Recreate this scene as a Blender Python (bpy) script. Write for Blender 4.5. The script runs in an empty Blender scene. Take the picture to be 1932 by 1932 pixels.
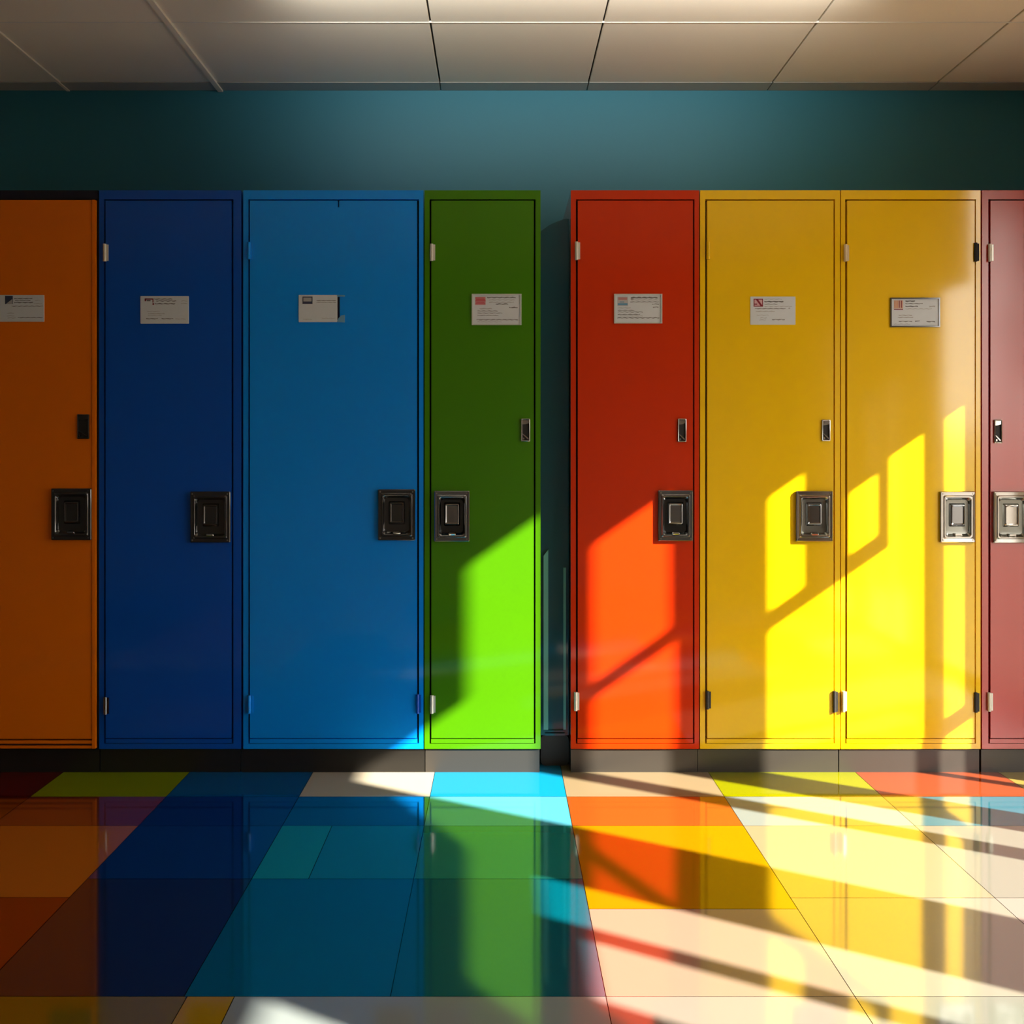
import bpy, bmesh, math, random
from mathutils import Vector, Matrix
random.seed(4)
sc = bpy.context.scene
COL = sc.collection

# ------------------------------------------------------------------ camera maths
F = 1900.0                      # focal length in pixels of the 1932 px frame
VX, VY = 940.0, 850.0           # where the optical axis meets the frame
S0 = 612.0                      # pixels per metre on the locker fronts (y = 0)
D = F / S0                      # camera distance to the locker fronts
H = (1458 - VY) / S0            # eye height
CEIL = 2.266
YW = 0.45                       # back wall
WX = 2.02                       # window wall
def X(px): return (px - VX) / S0
def Z(py): return H + (VY - py) / S0
def YF(py): return F * H / (py - VY) - D      # a floor row seen at py

# ------------------------------------------------------------------ materials
def srgb(r, g, b):
    f = lambda c: (c / 12.92 if c <= 0.04045 else ((c + 0.055) / 1.055) ** 2.4)
    return (f(r / 255), f(g / 255), f(b / 255), 1)

def mat(name, col, rough=0.4, metal=0.0, coat=0.0, ior=1.5, bump=0.0, bscale=40, var=0.0, coat_rough=0.08):
    m = bpy.data.materials.new(name)
    m.use_nodes = True
    nt = m.node_tree
    b = nt.nodes['Principled BSDF']
    b.inputs['Base Color'].default_value = col if len(col) == 4 else (*col, 1)
    b.inputs['Roughness'].default_value = rough
    b.inputs['Metallic'].default_value = metal
    b.inputs['IOR'].default_value = ior
    b.inputs['Coat Weight'].default_value = coat
    b.inputs['Coat Roughness'].default_value = coat_rough
    tc = nt.nodes.new('ShaderNodeTexCoord')
    nz = nt.nodes.new('ShaderNodeTexNoise')
    nz.inputs['Scale'].default_value = bscale
    nt.links.new(tc.outputs['Object'], nz.inputs['Vector'])
    if bump:
        bp = nt.nodes.new('ShaderNodeBump')
        bp.inputs['Strength'].default_value = bump
        bp.inputs['Distance'].default_value = 0.002
        nt.links.new(nz.outputs['Fac'], bp.inputs['Height'])
        nt.links.new(bp.outputs['Normal'], b.inputs['Normal'])
        if coat:
            nt.links.new(bp.outputs['Normal'], b.inputs['Coat Normal'])
    if var:
        mx = nt.nodes.new('ShaderNodeMix')
        mx.data_type = 'RGBA'
        c = col if len(col) == 4 else (*col, 1)
        mx.inputs[6].default_value = tuple(v * (1 - var) for v in c[:3]) + (1,)
        mx.inputs[7].default_value = tuple(min(1, v * (1 + var)) for v in c[:3]) + (1,)
        nt.links.new(nz.outputs['Fac'], mx.inputs[0])
        nt.links.new(mx.outputs[2], b.inputs['Base Color'])
    return m

def paint(name, col, cior=1.42, crough=0.07):
    m = mat(name, col, rough=0.38, coat=1.0, ior=1.45, bump=0.02, bscale=6, var=0.04, coat_rough=crough)
    b = m.node_tree.nodes['Principled BSDF']
    b.inputs['Specular IOR Level'].default_value = 0.08
    b.inputs['Coat IOR'].default_value = cior
    return m

M = {
    'orange': paint('orange_paint', (0.85, 0.19, 0.001)),
    'navy': paint('navy_paint', (0.001, 0.085, 0.52)),
    'black_navy': paint('black_navy_paint', (0.002, 0.006, 0.025)),
    'blue': paint('blue_paint', (0.001, 0.29, 1.0)),
    'green': paint('green_paint', (0.054, 0.225, 0.001)),
    'red': paint('red_paint', (0.62, 0.033, 0.001)),
    'yellow': paint('yellow_paint', (0.95, 0.62, 0.001), 1.62, 0.10),
    'dark_red': paint('dark_red_paint', (0.44, 0.010, 0.003), 2.1, 0.26),
    'teal_panel': paint('teal_panel_paint', (0.010, 0.10, 0.16)),
    'teal_sunlit': paint('sunlit_teal_paint', (0.16, 0.50, 0.52)),  # sunlight on the panel edges, put in as a paler teal
    'void': mat('locker_interior_shadow_grey', (0.004, 0.004, 0.005), 0.9),
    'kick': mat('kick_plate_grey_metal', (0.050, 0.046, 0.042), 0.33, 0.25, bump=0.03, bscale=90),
    'kick_shaded': mat('kick_plate_shaded_metal', (0.016, 0.015, 0.014), 0.3, 0.2, bump=0.03, bscale=90),  # shaded copy of the kick metal for the dim left lockers
    'chrome': mat('chrome', (0.50, 0.50, 0.48), 0.10, 1.0, bump=0.05, bscale=30),
    'steel': mat('dark_chrome', (0.24, 0.25, 0.26), 0.13, 1.0, bump=0.05, bscale=30),  # on handles: darker chrome copy, dim reflections put into its colour
    'dim_chrome': mat('dim_chrome_black', (0.012, 0.013, 0.014), 0.12, 0.0, coat=1.0),  # chrome mirroring the dark room, put in as black colour
    'pocket': mat('chrome_pocket', (0.23, 0.24, 0.22), 0.2, 1.0, bump=0.04, bscale=20),  # pockets are darker metal copies, recess shade put into the colour
    'steel_pocket': mat('dark_chrome_pocket', (0.07, 0.075, 0.078), 0.16, 1.0, bump=0.04, bscale=20),
    'black': mat('matt_black', (0.006, 0.006, 0.006), 0.6),
    'card': mat('card_paper', (0.66, 0.74, 0.80), 0.6, var=0.03, bscale=60),
    'ink': mat('grey_ink', (0.16, 0.17, 0.18), 0.7),
    'ink_light': mat('pale_ink', (0.42, 0.44, 0.46), 0.7),
    'ink_red': mat('red_ink', (0.55, 0.06, 0.09), 0.7),
    'ink_wine': mat('wine_ink', (0.22, 0.01, 0.03), 0.7),
    'ink_blue': mat('blue_ink', (0.12, 0.32, 0.52), 0.7),
    'ink_navy': mat('navy_ink', (0.03, 0.04, 0.09), 0.7),
    'ink_orange': mat('orange_ink', (0.62, 0.26, 0.12), 0.7),
    'hinge': mat('pale_hinge_metal', (0.78, 0.80, 0.72), 0.25, 0.35),
    'cream': mat('cream_hinge', (0.70, 0.58, 0.36), 0.35, coat=0.6),
    'holder_blue': mat('pale_blue_plastic', (0.14, 0.36, 0.60), 0.35),
    'clear_edge': mat('clear_plastic_edge', (0.62, 0.70, 0.66), 0.15, coat=1.0),
}

# ------------------------------------------------------------------ mesh helpers
def finish(bm, name, mats, parent=None, smooth=None, bevel=0, seg=2):
    if bevel:
        es = [e for e in bm.edges if len(e.link_faces) == 2 and e.calc_face_angle(0) > 0.5]
        bmesh.ops.bevel(bm, geom=es, offset=bevel, segments=seg, affect='EDGES', clamp_overlap=True, profile=0.5)
    bmesh.ops.recalc_face_normals(bm, faces=bm.faces[:])
    me = bpy.data.meshes.new(name)
    bm.to_mesh(me)
    bm.free()
    if not isinstance(mats, (list, tuple)): mats = [mats]
    for m in mats: me.materials.append(m)
    if smooth is not None:
        for p in me.polygons: p.use_smooth = True
        me.set_sharp_from_angle(angle=math.radians(smooth))
    o = bpy.data.objects.new(name, me)
    COL.objects.link(o)
    if parent: o.parent = parent
    return o

def box(bm, x0, x1, y0, y1, z0, z1, mi=0):
    vs = [bm.verts.new(p) for p in ((x0,y0,z0),(x1,y0,z0),(x1,y1,z0),(x0,y1,z0),(x0,y0,z1),(x1,y0,z1),(x1,y1,z1),(x0,y1,z1))]
    for idx in ((0,1,2,3),(4,5,6,7),(0,1,5,4),(1,2,6,5),(2,3,7,6),(3,0,4,7)):
        f = bm.faces.new([vs[i] for i in idx]); f.material_index = mi

def prism(bm, poly, y0, y1, mi=0):
    a = [bm.verts.new((x, y0, z)) for x, z in poly]
    b = [bm.verts.new((x, y1, z)) for x, z in poly]
    n = len(poly)
    for f in [bm.faces.new(a), bm.faces.new(b)] + [bm.faces.new((a[i], a[(i+1) % n], b[(i+1) % n], b[i])) for i in range(n)]:
        f.material_index = mi

def ring(bm, o, i, y0, y1, mi=0):
    """rectangular frame; o and i are (x0,x1,z0,z1)"""
    def loop(r, y): return [bm.verts.new(p) for p in ((r[0],y,r[2]),(r[1],y,r[2]),(r[1],y,r[3]),(r[0],y,r[3]))]
    of, inf, ob, ib = loop(o,y0), loop(i,y0), loop(o,y1), loop(i,y1)
    for k in range(4):
        j = (k+1) % 4
        for q in ((of[k],of[j],inf[j],inf[k]), (ob[k],ob[j],ib[j],ib[k]), (of[k],of[j],ob[j],ob[k]), (inf[k],inf[j],ib[j],ib[k])):
            bm.faces.new(q).material_index = mi

def rrect(cx, cz, w, h, r, n=4):
    pts = []
    r = max(1e-5, min(r, w/2 - 1e-5, h/2 - 1e-5))
    for (sx, sz, a0) in ((1,1,0),(-1,1,90),(-1,-1,180),(1,-1,270)):
        for k in range(n+1):
            a = math.radians(a0 + 90*k/n)
            pts.append((cx + sx*(w/2 - r) + r*math.cos(a), cz + sz*(h/2 - r) + r*math.sin(a)))
    return pts

def lofted(bm, loops, cap=True, mi=0):
    """loops: list of (points (x,z), y) bridged in order, last one capped"""
    prev = None
    for pts, y in loops:
        cur = [bm.verts.new((x, y, z)) for x, z in pts]
        if prev:
            n = len(cur)
            for k in range(n):
                bm.faces.new((prev[k], prev[(k+1) % n], cur[(k+1) % n], cur[k])).material_index = mi
        prev = cur
    if cap: bm.faces.new(prev).material_index = mi

def cyl_z(bm, cx, cy, z0, z1, r, n=14):
    bot = [bm.verts.new((cx + r*math.cos(2*math.pi*k/n), cy + r*math.sin(2*math.pi*k/n), z0)) for k in range(n)]
    top = [bm.verts.new((cx + r*math.cos(2*math.pi*k/n), cy + r*math.sin(2*math.pi*k/n), z1)) for k in range(n)]
    bm.faces.new(bot); bm.faces.new(top)
    for k in range(n): bm.faces.new((bot[k], bot[(k+1) % n], top[(k+1) % n], top[k]))

def tag(o, label=None, cat=None, group=None, kind=None):
    if label: o['label'] = label
    if cat: o['category'] = cat
    if group: o['group'] = group
    if kind: o['kind'] = kind
    return o

def thing(name, loc, label, cat, group=None):
    o = bpy.data.objects.new(name, None)
    o.empty_display_size = 0.1
    COL.objects.link(o)
    o.location = loc
    return tag(o, label, cat, group)

# ------------------------------------------------------------------ floor (one mesh, tile colours as a face attribute)
tiles = []       # (x0, x1, y0, y1, colour)
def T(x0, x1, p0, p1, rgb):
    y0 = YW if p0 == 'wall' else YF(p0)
    tiles.append((x0, x1, YF(p1), y0, tuple(v*(.62 if x0 < .19 else .32) for v in srgb(*rgb)[:3]) + (1,)))  # light balanced in the colour: sunlit right tiles darker, dim left ones lighter
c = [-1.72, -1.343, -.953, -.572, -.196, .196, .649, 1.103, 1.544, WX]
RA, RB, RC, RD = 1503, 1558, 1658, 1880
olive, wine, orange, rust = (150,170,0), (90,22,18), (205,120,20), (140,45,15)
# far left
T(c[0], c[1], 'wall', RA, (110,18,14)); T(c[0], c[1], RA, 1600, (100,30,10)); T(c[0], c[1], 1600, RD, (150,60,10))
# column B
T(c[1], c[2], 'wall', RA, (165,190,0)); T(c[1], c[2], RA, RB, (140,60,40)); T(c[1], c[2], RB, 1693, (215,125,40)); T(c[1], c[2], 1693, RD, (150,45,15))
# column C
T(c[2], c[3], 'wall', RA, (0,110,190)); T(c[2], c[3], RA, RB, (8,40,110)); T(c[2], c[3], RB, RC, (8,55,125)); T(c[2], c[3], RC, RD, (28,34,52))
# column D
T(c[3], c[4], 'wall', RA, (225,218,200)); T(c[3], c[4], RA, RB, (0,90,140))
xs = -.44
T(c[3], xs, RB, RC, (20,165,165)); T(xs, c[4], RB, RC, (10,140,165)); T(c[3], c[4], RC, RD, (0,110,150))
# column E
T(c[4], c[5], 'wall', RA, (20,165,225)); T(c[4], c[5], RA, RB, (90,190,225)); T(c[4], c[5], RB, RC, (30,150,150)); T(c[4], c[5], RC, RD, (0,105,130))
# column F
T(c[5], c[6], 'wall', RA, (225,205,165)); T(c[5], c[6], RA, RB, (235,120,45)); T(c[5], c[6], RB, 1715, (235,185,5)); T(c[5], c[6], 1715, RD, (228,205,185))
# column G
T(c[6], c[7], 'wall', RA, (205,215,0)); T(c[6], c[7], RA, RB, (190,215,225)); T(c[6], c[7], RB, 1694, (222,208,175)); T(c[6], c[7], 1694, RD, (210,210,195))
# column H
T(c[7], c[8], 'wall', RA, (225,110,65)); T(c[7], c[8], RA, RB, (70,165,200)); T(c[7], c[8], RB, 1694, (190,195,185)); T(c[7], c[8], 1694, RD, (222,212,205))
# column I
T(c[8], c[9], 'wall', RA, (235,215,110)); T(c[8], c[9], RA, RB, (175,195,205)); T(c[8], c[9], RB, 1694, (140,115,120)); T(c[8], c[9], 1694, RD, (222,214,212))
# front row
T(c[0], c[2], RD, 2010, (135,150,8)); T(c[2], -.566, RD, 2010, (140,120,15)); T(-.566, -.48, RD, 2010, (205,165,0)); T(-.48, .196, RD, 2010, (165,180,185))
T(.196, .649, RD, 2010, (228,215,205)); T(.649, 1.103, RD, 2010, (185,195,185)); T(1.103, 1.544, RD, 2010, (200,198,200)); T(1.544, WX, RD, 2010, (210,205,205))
# the rest of the corridor floor, outside the frame
pal = [(0,90,150), (200,190,20), (205,110,40), (215,210,200), (20,150,160), (150,45,15), (40,60,110)]
yy = YF(2010)
while yy > -4.0:
    y1 = max(-4.0, yy - 0.42)
    xx = -4.0
    while xx < WX - .01:
        x1 = min(WX, xx + .43)
        if WX - x1 < .1: x1 = WX
        tiles.append((xx, x1, y1, yy, srgb(*random.choice(pal)))); xx = x1
    yy = y1
yy = YW
for y1 in (0.0, YF(1600), YF(RD), YF(2010)):
    xx = c[0]
    while xx > -4.0:
        x0 = max(-4.0, xx - .4)
        tiles.append((x0, xx, y1, yy, srgb(*random.choice(pal)))); xx = x0
    yy = y1
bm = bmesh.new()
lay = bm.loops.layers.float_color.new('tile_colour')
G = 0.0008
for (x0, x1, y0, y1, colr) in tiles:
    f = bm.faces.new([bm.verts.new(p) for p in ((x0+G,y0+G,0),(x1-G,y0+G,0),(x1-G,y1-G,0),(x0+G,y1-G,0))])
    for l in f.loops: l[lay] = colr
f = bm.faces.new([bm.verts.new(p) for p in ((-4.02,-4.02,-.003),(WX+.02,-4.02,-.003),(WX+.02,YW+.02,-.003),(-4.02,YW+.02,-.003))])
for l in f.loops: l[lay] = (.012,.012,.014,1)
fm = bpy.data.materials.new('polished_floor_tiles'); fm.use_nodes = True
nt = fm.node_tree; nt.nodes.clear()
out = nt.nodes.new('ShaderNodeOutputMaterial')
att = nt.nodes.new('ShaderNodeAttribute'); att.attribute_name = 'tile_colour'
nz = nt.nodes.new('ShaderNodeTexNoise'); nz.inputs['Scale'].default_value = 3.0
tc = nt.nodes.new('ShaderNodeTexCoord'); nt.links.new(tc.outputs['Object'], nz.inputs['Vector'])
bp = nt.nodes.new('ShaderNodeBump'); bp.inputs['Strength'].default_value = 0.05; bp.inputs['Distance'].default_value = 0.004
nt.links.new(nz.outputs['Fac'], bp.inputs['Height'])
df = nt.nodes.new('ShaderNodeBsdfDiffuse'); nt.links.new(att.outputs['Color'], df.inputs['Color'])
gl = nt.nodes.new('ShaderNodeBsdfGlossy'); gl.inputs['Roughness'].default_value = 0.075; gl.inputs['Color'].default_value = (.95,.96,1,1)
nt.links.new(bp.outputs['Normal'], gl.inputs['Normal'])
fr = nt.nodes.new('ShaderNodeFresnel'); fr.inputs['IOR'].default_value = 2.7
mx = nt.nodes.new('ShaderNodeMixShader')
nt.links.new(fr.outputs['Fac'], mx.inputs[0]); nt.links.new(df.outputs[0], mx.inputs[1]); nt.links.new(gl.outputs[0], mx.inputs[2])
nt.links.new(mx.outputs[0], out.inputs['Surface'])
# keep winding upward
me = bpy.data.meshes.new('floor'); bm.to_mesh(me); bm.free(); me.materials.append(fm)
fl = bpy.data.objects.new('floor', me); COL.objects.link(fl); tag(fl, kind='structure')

# ------------------------------------------------------------------ walls and ceiling
wall_m = mat('teal_wall_paint', (0.020, 0.185, 0.27), 0.55, bump=0.05, bscale=150, var=0.03)
plain_m = mat('warm_grey_wall_paint', (0.66, 0.62, 0.55), 0.7, bump=0.05, bscale=150)
pale_m = mat('pale_wall_paint', (0.72, 0.70, 0.66), 0.8, bump=0.05, bscale=150)  # even pale paint of the unseen left wall
bm = bmesh.new(); box(bm, -4.0, WX+.04, YW, YW+.06, -.003, CEIL+.03)
tag(finish(bm, 'wall_back', wall_m), kind='structure')
bm = bmesh.new(); box(bm, -4.06, -4.0, -4.06, YW+.06, -.003, CEIL+.03)
tag(finish(bm, 'wall_left', pale_m), kind='structure')
bm = bmesh.new(); box(bm, WX+.05, WX+1.02, -4.06, -4.0, 0, CEIL+.03)  # unseen slab added to keep bright sky out of the locker reflections
tag(finish(bm, 'reflection_blocker', mat('dark_blocker', (.03,.027,.025), .9, bump=.2)), kind='structure')
bm = bmesh.new(); box(bm, -4.0, WX+.04, -4.06, -4.0, -.003, CEIL+.03)
tag(finish(bm, 'wall_front', mat('grey_wall_paint', (0.42, 0.42, 0.42), 0.8, bump=0.05, bscale=150)), kind='structure')

# unseen window wall, openings shaped to cast the sun patches: (y0, y1, z0, z1)
OPEN = [(-1.51,-1.24,.05,1.72), (-1.24,-1.096,.05,2.13),
        (-1.015,-.86,.05,1.45), (-1.015,-.87,1.49,1.925),
        (-.70,-.418,.05,1.28), (-.70,-.632,1.33,1.69), (-.556,-.50,1.33,1.53), (-.485,-.418,1.28,1.555),
        (-.386,-.345,.62,1.555), (-.386,-.33,.05,.575),
        (-2.08,-1.875,.05,1.36), (-2.36,-2.13,.05,1.30), (-2.96,-2.70,.05,1.72)]
ys = sorted({-4.0, YW} | {v for o in OPEN for v in o[:2]})
zs = sorted({0.0, CEIL+.03} | {v for o in OPEN for v in o[2:]})
bm = bmesh.new()
for a, b in zip(ys, ys[1:]):
    run = None
    for d, e in zip(zs, zs[1:]):
        my, mz = (a+b)/2, (d+e)/2
        is_open = any(o[0] < my < o[1] and o[2] < mz < o[3] for o in OPEN)
        if not is_open: run = (run[0], e) if run else (d, e)
        if (is_open or e == zs[-1]) and run:
            box(bm, WX, WX+.02, a, b, run[0], run[1]); run = None
tag(finish(bm, 'wall_right', plain_m), kind='structure')

# ceiling of large panels with open joints; pale cross strips
ceil_m = mat('off_white_ceiling_panel', (0.90, 0.83, 0.70), 0.75, bump=0.1, bscale=300, var=0.03)
joint_m = mat('dark_ceiling_joint', (0.05, 0.045, 0.04), 0.9)
strip_m = mat('pale_ceiling_strip', (0.80, 0.78, 0.72), 0.5)
SW = F / (D + YW)
xc = [(p - VX)/SW for p in (130, 418, 832, 1107, 1447, 1752)]
xc = [-4.0, -3.35, -2.72, -2.11] + xc + [WX]
yr = [YW - .077, F*(CEIL-H)/(850-42) - D]
while yr[-1] > -3.6: yr.append(yr[-1] - .52)
yr.append(-4.0)
bm = bmesh.new()
for a, b in zip(xc, xc[1:]):
    for d, e in zip(yr, yr[1:]):
        box(bm, a+.003, b-.003, e+.0012, d-.0012, CEIL, CEIL+.012)
es = [x for x in bm.edges if len(x.link_faces) == 2]
bmesh.ops.bevel(bm, geom=es, offset=.0016, segments=1, affect='EDGES')
box(bm, -4.0, WX+.04, -4.0, YW+.06, CEIL+.014, CEIL+.03, 1)
for yv in yr[1:-1]: box(bm, -4.0, WX, yv-.0016, yv+.0016, CEIL-.0015, CEIL+.004, 2)
tag(finish(bm, 'ceiling', [ceil_m, joint_m, strip_m]), kind='structure')
bm = bmesh.new()
prev = -4.0
for v in xc[1:]:
    box(bm, prev+.002, v-.002, YW-.077, YW-.001, CEIL-.002, CEIL+.01); prev = v
edge_m = mat('grey_ceiling_edge', (0.42, 0.43, 0.40), 0.6)
tag(finish(bm, 'trim_1', edge_m, bevel=.0015, seg=1), kind='structure')
# raised joint cover on the second seam from the left of the frame
bm = bmesh.new()
box(bm, xc[5]-.012, xc[5]+.006, -4.0, YW-.001, CEIL-.008, CEIL+.003)
tag(finish(bm, 'trim_2', ceil_m, bevel=.002, seg=1), kind='structure')

bm = bmesh.new()
box(bm, xc[4]-.007, xc[4]+.004, -4.0, YW-.001, CEIL-.005, CEIL+.003)
tag(finish(bm, 'trim_3', ceil_m, bevel=.0015, seg=1), kind='structure')
# ------------------------------------------------------------------ lockers
ZT = Z(359); KZ = Z(1413)
def hinge(root, px, z0, z1, m, w=8):
    bm = bmesh.new()
    x = X(px)
    cyl_z(bm, x, -.006, z0, z1, .0052)
    cyl_z(bm, x, -.006, z0+.018, z0+.019, .0058)
    cyl_z(bm, x, -.006, z1-.019, z1-.018, .0058)
    box(bm, x+.002, x+.011, -.0062, -.0034, z0+.002, z1-.002)
    return finish(bm, 'hinge', m, root, smooth=40)

def handle(root, px0, px1, py0, py1, m, mi, tab, yb=-.003):
    pocket = {'chrome': M['pocket'], 'dark_chrome': M['steel_pocket']}.get(m.name, m)
    cx, cz = (X(px0)+X(px1))/2, (Z(py0)+Z(py1))/2
    w, h = X(px1)-X(px0), Z(py0)-Z(py1)
    bm = bmesh.new()
    lofted(bm, [(rrect(cx,cz,w,h,.003), yb), (rrect(cx,cz,w,h,.003), yb-.008), (rrect(cx,cz,w-.004,h-.004,.003), yb-.0105),
                (rrect(cx,cz,w-.018,h-.024,.004), yb-.0100), (rrect(cx,cz,w-.022,h-.029,.007), yb-.0135), (rrect(cx,cz,w-.028,h-.036,.008), yb-.0135),
                (rrect(cx,cz,w-.032,h-.041,.008), yb-.011), (rrect(cx,cz,w-.040,h-.052,.010), yb-.0015), (rrect(cx,cz,w-.050,h-.066,.008), yb-.001)])
    bm.faces.ensure_lookup_table()
    for f in bm.faces[-41:]: f.material_index = 1
    o = finish(bm, 'recessed_handle', [m, pocket], root, smooth=22)
    bm = bmesh.new()
    pw, ph, pz = .042, .062, cz + .006
    lofted(bm, [(rrect(cx,pz,pw+.008,ph+.010,.004), yb-.001), (rrect(cx,pz,pw+.001,ph+.001,.004), yb-.0075), (rrect(cx,pz,pw-.004,ph-.004,.003), yb-.0085), (rrect(cx,pz,pw-.010,ph-.010,.003), yb-.0065)])
    finish(bm, 'latch_plate', mi, o, smooth=15)
    bm = bmesh.new()
    tz = cz - h/2 + .0235
    lofted(bm, [(rrect(cx,tz,.026,.010,.004), yb-.001), (rrect(cx,tz,.024,.008,.004), yb-.013), (rrect(cx,tz+.001,.020,.005,.002), yb-.015)])
    finish(bm, 'finger_tab', tab, o, smooth=35)
    for sx in (-1, 1):
        for sz in (-1, 1):
            bm = bmesh.new()
            lofted(bm, [(rrect(cx+sx*(w/2-.0075), cz+sz*(h/2-.0075), .006,.006,.003), yb-.009), (rrect(cx+sx*(w/2-.0075), cz+sz*(h/2-.0075), .005,.005,.0025), yb-.0118)])
            finish(bm, 'screw', tab, o, smooth=35)
    return o

def latch_slot(root, px0, px1, py0, py1, m, yb=-.003):
    cx, cz = (X(px0)+X(px1))/2, (Z(py0)+Z(py1))/2
    w, h = X(px1)-X(px0), Z(py0)-Z(py1)
    bm = bmesh.new()
    lofted(bm, [(rrect(cx,cz,w,h,.002), yb), (rrect(cx,cz,w,h,.002), yb-.005), (rrect(cx,cz,w-.004,h-.004,.002), yb-.006), (rrect(cx,cz,w-.006,h-.006,.002), yb-.0055), (rrect(cx,cz,w-.007,h-.007,.002), yb-.0008)])
    o = finish(bm, 'lock_slot', m, root, smooth=35)
    bm = bmesh.new(); box(bm, cx-w/2+.0036, cx+w/2-.0036, yb-.0012, yb-.0009, cz-h/2+.0036, cz+h/2-.0036)
    finish(bm, 'slot_opening', M['black'], o)
    bm = bmesh.new()
    x0, x1 = cx-w/2+.0036, cx+w/2-.0036
    t = cz+h/2-.004
    prism(bm, [(x0,t),(x1,t),(x1,t-.010),(cx,t-.013),(x0,t-.014)], yb-.0045, yb-.0012)
    finish(bm, 'bolt_guide', m, o, bevel=.0008, seg=1)
    bm = bmesh.new()
    b = cz-h/2+.004
    prism(bm, [(x0,b+.019),(x0+.003,b+.0195),(x1-.001,b+.006),(x1-.001,b+.002),(x1-.004,b+.003)], yb-.0045, yb-.0012)
    lofted(bm, [(rrect(x0+.004,b+.005,.006,.008,.003), yb-.0012), (rrect(x0+.004,b+.005,.005,.007,.0025), yb-.005)])
    finish(bm, 'latch_lever', m, o, bevel=.0006, seg=1)
    return o

def name_card(root, px0, px1, py0, py1, frame, logo, lines, yb=-.003, curl=False):
    x0, x1, z0, z1 = X(px0), X(px1), Z(py1), Z(py0)
    w, h = x1-x0, z1-z0
    bm = bmesh.new()
    lofted(bm, [(rrect((x0+x1)/2,(z0+z1)/2,w,h,.0015), yb), (rrect((x0+x1)/2,(z0+z1)/2,w,h,.0015), yb-.0018), (rrect((x0+x1)/2,(z0+z1)/2,w-.001,h-.001,.0015), yb-.0022)])
    o = finish(bm, 'name_card', M['card'], root)
    yt = yb-.0022
    if frame:
        bm = bmesh.new()
        ox0, ox1, oz0, oz1 = x0-.003, x1+.003, z0-.003, z1+.003
        ring(bm, (ox0,ox1,oz0,oz1), (x0+.001,x1-.001,z0+.001,z1-.001), yb-.005, yb-.0005)
        finish(bm, 'card_frame', frame, o, bevel=.001, seg=1)
    P = lambda u, v: (x0+u*w, z1-v*h)
    # printed emblem
    def rect(bm, u0, u1, v0, v1, y=None, mi=0):
        a, b = P(u0, v1), P(u1, v0)
        box(bm, a[0], b[0], (y or yt-.0004), yt+.0002, a[1], b[1], mi)
    bm = bmesh.new()
    mats = logo(bm, rect, P, yt)
    finish(bm, 'printed_emblem', mats, o)
    bm = bmesh.new()
    for li, (u0, u1, v, th, mi) in enumerate(lines):
        if len(lines) < 6 and li:
            finish(bm, 'printed_line', [M['ink'], M['ink_light']], o); bm = bmesh.new()
        n = max(2, int((u1-u0)*30))
        pts_t, pts_b = [], []
        for k in range(n+1):
            u = u0+(u1-u0)*k/n
            dv = .008*math.sin(k*1.9+u0*40)
            hh = th*(.45+.55*abs(math.sin(k*2.3+v*60)))
            pts_t.append(P(u, v+dv-hh/2)); pts_b.append(P(u, v+dv+hh/2))
        prism(bm, pts_t + pts_b[::-1], yt-.0003, yt+.0002, mi)
    finish(bm, 'printed_lines' if len(lines) > 5 else 'printed_line', [M['ink'], M['ink_light']], o)
    if curl:      # right part of the holder left empty, card slid to one side
        bm = bmesh.new()
        xe = X(651)
        prism(bm, [(x1-.001,z1),(xe,z1-.001),(xe,z1-.005),(x1-.001,z1-.004)], yb-.004, yb)
        finish(bm, 'card_holder', M['holder_blue'], o, bevel=.0008, seg=1)
        bm = bmesh.new()
        prism(bm, [(x1-.001,z0),(xe,z0-.001),(xe,z0+.022),(x1+.012,z0+.020),(x1+.004,z0+.012)], yb-.004, yb)
        finish(bm, 'card_holder', M['holder_blue'], o, bevel=.0008, seg=1)
        bm = bmesh.new(); box(bm, x1-.0005, x1+.007, yb-.0012, yb+.0002, z0+.006, z1-.006)  # dark strip painting the shade beside the card
        finish(bm, 'card_shade', M['black_navy'], o)
    return o

# emblem painters: draw boxes in card coordinates, return material list
def lg_photo(bm, rect, P, yt):
    rect(bm, .14,.31,.03,.34,None,0)
    a, b, c_ = P(.16,.34), P(.30,.34), P(.30,.15)
    prism(bm, [a,b,c_], yt-.0007, yt, 1); return [M['ink_navy'], M['ink_light']]
def lg_arc(bm, rect, P, yt):
    rect(bm, .09,.27,.09,.13); rect(bm, .09,.12,.09,.19); rect(bm, .25,.27,.09,.24); rect(bm, .13,.21,.14,.19,None,1); rect(bm, .25,.285,.26,.32); return [M['ink_wine'], M['ink']]
def lg_screen(bm, rect, P, yt):
    rect(bm, .10,.36,.06,.33); rect(bm, .125,.335,.10,.24, yt-.0008, 1); return [M['ink_navy'], M['ink_light']]
def lg_redbars(bm, rect, P, yt):
    rect(bm, .05,.27,.07,.34,None,1)
    for k in range(5): rect(bm, .06+.01*(k % 2), .25+.01*(k % 3), .09+.05*k, .118+.05*k, yt-.0008, 0)
    return [M['ink_red'], mat('pink_ink', (.62,.33,.36), .7)]
def lg_redblue(bm, rect, P, yt):
    rect(bm, .05,.28,.07,.40,None,1); rect(bm, .07,.26,.09,.18, yt-.0008, 0); rect(bm, .06,.27,.30,.37, yt-.0008, 2); rect(bm, .10,.20,.24,.27, yt-.0008, 2)
    return [mat('rose_ink', (.50,.25,.25), .7), mat('grey_block_ink', (.50,.52,.55), .7), M['ink_blue']]
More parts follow.
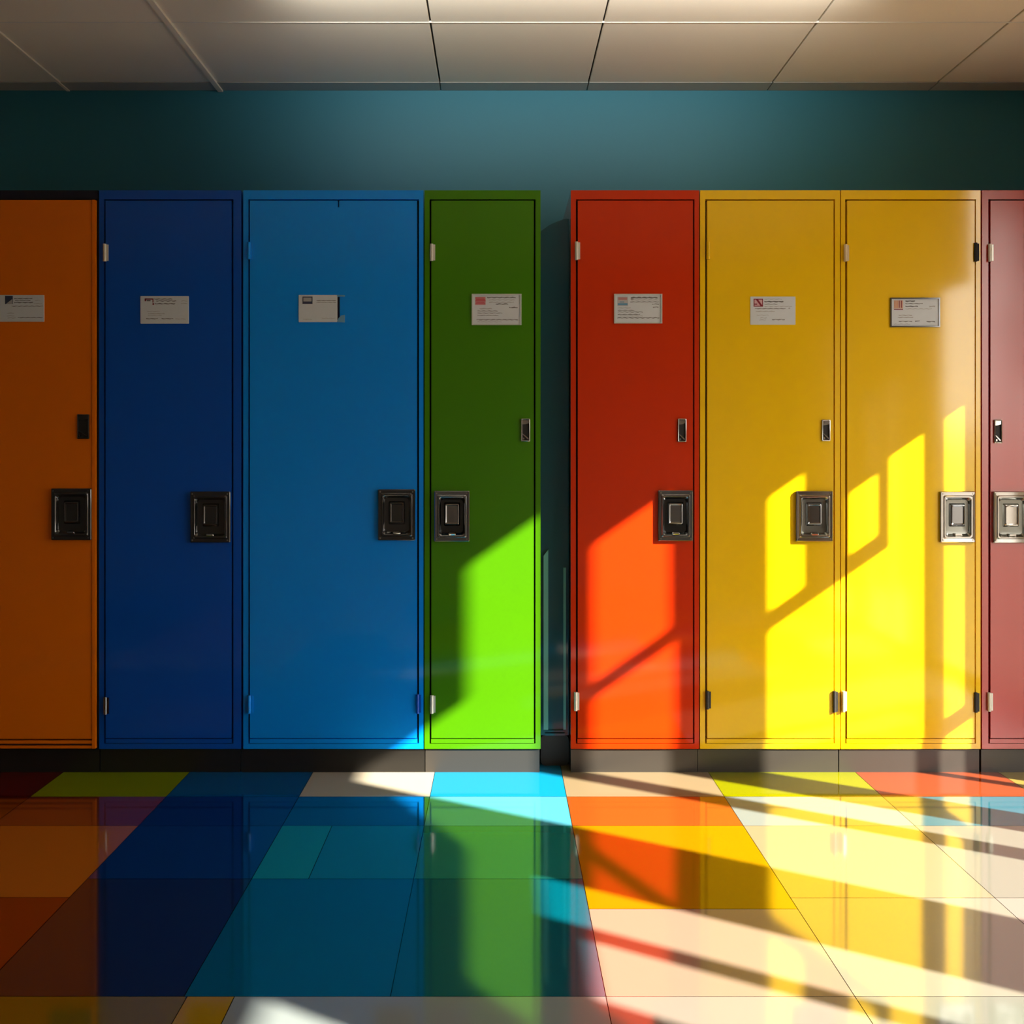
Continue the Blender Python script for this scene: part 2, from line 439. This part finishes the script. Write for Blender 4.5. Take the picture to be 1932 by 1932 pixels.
def lg_diag(bm, rect, P, yt):
    rect(bm, .07,.28,.08,.36,None,0); rect(bm, .09,.26,.11,.33, yt-.0007, 1)
    prism(bm, [P(.12,.11),P(.17,.11),P(.26,.31),P(.26,.33),P(.22,.33)], yt-.001, yt, 0)
    rect(bm, .09,.15,.25,.29, yt-.001, 0)
    return [M['ink_wine'], mat('pale_pink_ink', (.66,.42,.48), .7)]
def lg_bars(bm, rect, P, yt):
    rect(bm, .06,.25,.06,.36,None,1)
    for k in range(4): rect(bm, .07+.045*k, .088+.045*k, .07, .33, yt-.0008, 0 if k < 2 else 2)
    rect(bm, .06,.25,.37,.40,None,2)
    return [M['ink_orange'], mat('peach_ink', (.68,.48,.38), .7), M['ink_wine']]

L_TOP = [(.34,.74,.13,.035,0), (.36,.70,.20,.03,0), (.34,.76,.28,.04,0)]
L_A = L_TOP + [(.28,.97,.42,.025,0), (.80,.92,.20,.02,1), (.78,.95,.32,.02,1), (.18,.34,.68,.03,1), (.18,.34,.78,.02,1), (.20,.38,.86,.02,1), (.42,.97,.85,.025,0)]
L_B = [(.28,.66,.11,.03,0), (.33,.74,.18,.03,0), (.30,.72,.28,.04,0), (.85,.97,.18,.02,1), (.84,.97,.27,.02,1), (.14,.40,.56,.02,1), (.16,.50,.64,.03,1), (.16,.44,.70,.02,1), (.12,.36,.82,.03,0), (.44,.68,.82,.03,0), (.72,.94,.83,.02,1)]
L_C = [(.46,.97,.21,.025,0), (.46,.97,.27,.02,0), (.12,.34,.90,.02,1), (.60,.95,.86,.015,1)]
L_D = [(.30,.90,.09,.03,0), (.34,.88,.17,.025,1), (.34,.86,.25,.03,1), (.48,.74,.31,.04,0), (.76,.94,.43,.04,0), (.14,.40,.47,.03,1), (.10,.52,.55,.02,0), (.10,.62,.62,.02,0), (.10,.54,.70,.02,0), (.08,.95,.85,.025,0), (.10,.6,.92,.015,1)]
L_E = [(.34,.92,.10,.05,0), (.34,.40,.15,.08,1), (.33,.95,.25,.025,0), (.36,.92,.18,.03,1), (.80,.95,.33,.03,0), (.82,.94,.44,.03,0), (.06,.34,.47,.03,1), (.06,.42,.56,.02,0), (.06,.60,.62,.02,0), (.06,.54,.71,.025,0), (.05,.96,.83,.03,0), (.10,.6,.76,.02,1)]
L_G = [(.31,.70,.09,.02,1), (.31,.73,.18,.05,0), (.31,.60,.27,.025,0), (.31,.92,.35,.02,1), (.10,.78,.43,.025,0), (.12,.54,.53,.03,1), (.84,.88,.42,.05,1), (.14,.40,.66,.02,1), (.22,.36,.76,.02,1), (.48,.76,.82,.03,0), (.20,.34,.83,.02,1)]
L_H = [(.30,.50,.09,.05,0), (.30,.66,.18,.03,0), (.30,.56,.28,.04,0), (.30,.85,.37,.02,1), (.80,.92,.28,.05,1), (.16,.44,.60,.04,1), (.14,.46,.68,.04,1), (.16,.44,.82,.03,0), (.50,.60,.81,.04,0), (.74,.92,.83,.04,0), (.06,.40,.92,.02,1)]

def locker(label, out_px, door_px, body, door, kick_px, hinges, hnd, slot, card, overlay=False, notch=None):
    x0, x1 = X(out_px[0]), X(out_px[1])
    root = thing('locker', ((x0+x1)/2, 0, 0), label, 'locker', 'steel lockers along the teal wall')
    parts = []
    d0, d1 = X(door_px[0]), X(door_px[1])
    gap = .0055
    zt_in = Z(376); zb_in = Z(1403)
    bm = bmesh.new()
    ring(bm, (x0,x1,KZ,ZT), (d0-gap,d1+gap,zb_in,zt_in), 0, .022)
    es = [e for e in bm.edges if len(e.link_faces) == 2 and e.calc_face_angle(0) > .5]
    bmesh.ops.bevel(bm, geom=es, offset=.0014, segments=1, affect='EDGES', profile=.5)
    box(bm, x0+.0005, x1-.0005, .0225, .443, KZ+.0005, ZT-.0005)
    box(bm, d0-gap-.001, d1+gap+.001, .0205, .0222, zb_in-.001, zt_in+.001, 1)
    parts.append(finish(bm, 'locker_body', [body, M['void']]))
    zt, zb = Z(379), Z(1392)
    yd = -.003
    bm = bmesh.new()
    poly = [(d0,zb),(d1,zb),(d1,zt)]
    if notch: poly += [(X(notch)+.0022,zt),(X(notch)+.0022,zt-.0205),(X(notch)-.0022,zt-.0205),(X(notch)-.0022,zt)]
    poly += [(d0,zt)]
    if overlay:
        yd = -.012
        e = X(door_px[1]-7)
        poly = [(d0,zb),(e,zb),(e,zt),(d0,zt)]
    prism(bm, poly, yd, .017 if not overlay else -.001)
    parts.append(finish(bm, 'locker_door', door, bevel=.0022, seg=2, smooth=40))
    bm = bmesh.new()
    if overlay:
        prism(bm, [(X(door_px[1]-6),Z(1410)),(d1,Z(1410)),(d1,zt),(X(door_px[1]-6),zt)], yd-.002, -.001)
        finish_p = finish(bm, 'door_edge', door, bevel=.0025, seg=2, smooth=40); parts.append(finish_p)
        bm = bmesh.new()
        box(bm, d0, X(door_px[1]-7), yd, -.001, Z(1401), Z(1395))
        box(bm, d0, X(door_px[1]-7), yd, -.001, Z(1410), Z(1405))
        parts.append(finish(bm, 'bottom_rail', door, bevel=.0015, seg=1))
    else:
        box(bm, d0-.001, d1+.001, -.001, .018, Z(1402), Z(1394.2))
        parts.append(finish(bm, 'bottom_rail', body, bevel=.0015, seg=1))
    # kick plate
    k0, k1 = X(kick_px[0]), X(kick_px[1])
    bm = bmesh.new(); box(bm, k0, k1, .006, .44, 0.0, KZ-.0035)
    parts.append(finish(bm, 'kick_plate', M['kick_shaded' if kick_px[0] < 460 else 'kick'], bevel=.0015, seg=1))
    for (px, p0, p1, m) in hinges: parts.append(hinge(None, px, Z(p1), Z(p0), m))
    parts.append(handle(None, *hnd, yb=yd))
    if slot: parts.append(latch_slot(None, *slot, yb=yd))
    if card: parts.append(name_card(None, *card[:4], *card[4:7], yb=yd, curl=(len(card) > 7)))
    off = Matrix.Translation((-root.location.x, 0, 0))
    for p in parts:
        for q in [p] + list(p.children): q.data.transform(off)
        p.parent = root
    return root

C, S, B = M['chrome'], M['steel'], M['dim_chrome']
locker('orange locker with black-framed top, standing beside the navy locker', (-100,185), (-92,183), M['black_navy'], M['orange'], (-100,186), [],
       (102,177,921,1018,B,B,S), (150,172,782,828,B), (2,87,558,608,None,lg_photo,L_A), overlay=True)
locker('dark navy blue locker between the orange locker and the wide bright blue one', (187,455), (200,437), M['navy'], M['navy'], (188,452.5),
       [(199,461,494,M['hinge']), (200,1314,1347,S)], (361,436,927,1023,B,B,C), None, (266,357,559,611,None,lg_arc,L_B))
locker('wide bright blue locker, the widest of the row, with a shifted name card', (459,799), (472,787), M['blue'], M['blue'], (453.5,801),
       [(470.5,458,490,M['blue']), (471,1311,1345,M['blue']), (788,1309,1345,M['navy'])], (714,784,923,1019,B,B,C), None,
       (564,637,557,608,None,lg_screen,L_C,True), notch=639)
locker('narrow green locker beside the dark gap, handle near its hinged edge', (801,1020), (814,1007), M['green'], M['green'], (802.5,1018),
       [(814.5,461,493,M['hinge']), (815,1311,1345,M['hinge'])], (820,886,926,1021,S,S,C), (983,1000,790,833,C), (892,982,557,612,M['clear_edge'],lg_redbars,L_D))
locker('bright red locker between the dark gap and the yellow lockers', (1077,1319), (1090,1307), M['red'], M['red'], (1077.5,1316.5),
       [(1087.5,457,491,M['hinge']), (1086,1305,1340,M['hinge'])], (1241,1306,925,1020,S,S,C), (1278,1294,790,834,C), (1160,1247,557,609,M['clear_edge'],lg_redblue,L_E))
locker('yellow locker with a small lock slot, standing next to the bright red locker', (1321,1585), (1334,1572), M['yellow'], M['yellow'], (1317.5,1582.5),
       [(1335.5,457,490,M['yellow']), (1334,1303,1337,M['black']), (1573,1303,1343,M['black'])], (1500,1569,926,1021,C,S,C), (1549,1565,792,832,C), (1415,1500,560,613,None,lg_diag,L_G))
locker('yellow locker without a lock slot, standing next to the dark red locker', (1587,1850), (1598,1838), M['yellow'], M['yellow'], (1584.5,1849),
       [(1594,462,494,M['cream']), (1590,1303,1342,M['cream']), (1839,459,494,M['black']), (1839.5,1306,1343,M['black'])], (1771,1837,927,1023,C,S,C), None, (1680,1770,564,616,M['steel'],lg_bars,L_H))
locker('dark red locker beyond the second yellow locker, its door washed with pale reflections', (1853,2116), (1868,2103), M['dark_red'], M['dark_red'], (1853,2116),
       [(1866,461,494,M['hinge']), (1865,1306,1341,M['hinge'])], (1871,1940,927,1024,C,C,C), (1873.5,1888.5,792,836,C), None)

# recessed filler panel in the gap between the green and the red locker
xm = (X(1021)+X(1077))/2
fp = thing('filler_panel', (xm, .05, 0), 'dark teal filler panel set back in the gap between green and red lockers', 'filler panel')
def fx(p): return X(p) - xm
a, b = fx(1021)+.0015, fx(1077)-.0015
zp0 = Z(1398)
top = [(b, Z(404)), (b-.012, Z(404)), (a+.045, Z(411)), (a+.025, Z(417)), (a, Z(428))]
bm = bmesh.new(); prism(bm, [(a,zp0),(b,zp0)] + top, .012, .03)
finish(bm, 'panel', M['teal_panel'], fp, bevel=.003, seg=2, smooth=40)
bm = bmesh.new(); prism(bm, [(fx(1027),zp0+.02),(fx(1036),zp0+.02),(fx(1036),Z(1040)),(fx(1027),Z(1052))], .002, .014)  # sunlit edge of the panel, painted as a pale strip
finish(bm, 'sunlit_edge', M['teal_sunlit'], fp, bevel=.004, seg=3, smooth=50)
bm = bmesh.new(); box(bm, fx(1065), fx(1070), .004, .014, zp0+.02, Z(1075))
finish(bm, 'sunlit_edge', M['teal_sunlit'], fp, bevel=.002, seg=2, smooth=50)
bm = bmesh.new(); box(bm, fx(1036), fx(1065), .006, .014, zp0+.012, zp0+.017); box(bm, fx(1030), fx(1068), .004, .014, zp0+.001, zp0+.008)
finish(bm, 'bottom_ledge', M['teal_panel'], fp, bevel=.0015, seg=1)
bm = bmesh.new()
prism(bm, rrect((a+b)/2, (zp0-.001)/2, b-a, zp0-.001, .016, 5), .02, .06)
finish(bm, 'kick_block', M['black'], fp, bevel=.003, seg=2, smooth=40)

# ------------------------------------------------------------------ light
SUN = Vector((-1, .58, -.7)).normalized()
sd = bpy.data.lights.new('sun_light', 'SUN'); sd.energy = 18.5; sd.angle = math.radians(.8); sd.color = (1.0, .87, .68)
so = bpy.data.objects.new('sun_light', sd); COL.objects.link(so)
so.rotation_euler = SUN.to_track_quat('-Z', 'Y').to_euler(); so.location = (3.5, -2, 3)
ad = bpy.data.lights.new('added_wall_wash', 'AREA'); ad.shape = 'RECTANGLE'; ad.size = 1.6; ad.size_y = .04  # added light without a seen source, brightens wall and ceiling above the lockers
ad.energy = 1.8; ad.color = (1.0, .96, .88); ad.spread = math.radians(84)
ao = bpy.data.objects.new('added_wall_wash', ad); COL.objects.link(ao)
ao.location = (.20, -.50, CEIL-.06); ao.rotation_euler = (math.radians(105), 0, 0)
w = bpy.data.worlds.new('sky'); sc.world = w; w.use_nodes = True
bg = w.node_tree.nodes['Background']
wt = w.node_tree
wc = wt.nodes.new('ShaderNodeTexCoord'); wsx = wt.nodes.new('ShaderNodeSeparateXYZ'); wr = wt.nodes.new('ShaderNodeValToRGB')
wt.links.new(wc.outputs['Generated'], wsx.inputs[0]); wt.links.new(wsx.outputs['Z'], wr.inputs[0])
wr.color_ramp.elements[0].position = 0.0; wr.color_ramp.elements[0].color = (.30, .25, .20, 1)
wr.color_ramp.elements[1].position = .03; wr.color_ramp.elements[1].color = (1.0, .92, .82, 1)
wt.links.new(wr.outputs[0], bg.inputs['Color']); bg.inputs['Strength'].default_value = 4.0

# ------------------------------------------------------------------ camera
cd = bpy.data.cameras.new('camera'); cd.sensor_fit = 'HORIZONTAL'; cd.sensor_width = 36; cd.lens = 36 * F / 1932
cd.shift_x = (966 - VX) / 1932; cd.shift_y = -(966 - VY) / 1932
cd.clip_start = .02
co = bpy.data.objects.new('camera', cd); COL.objects.link(co)
co.location = (0, -D, H); co.rotation_euler = (math.radians(90), 0, 0)
sc.camera = co
sc.view_settings.view_transform = 'Standard'
sc.view_settings.look = 'None'
sc.view_settings.exposure = 0.72
sc.cycles.max_bounces = 10
sc.cycles.diffuse_bounces = 6
sc.cycles.glossy_bounces = 5
sc.cycles.caustics_reflective = False
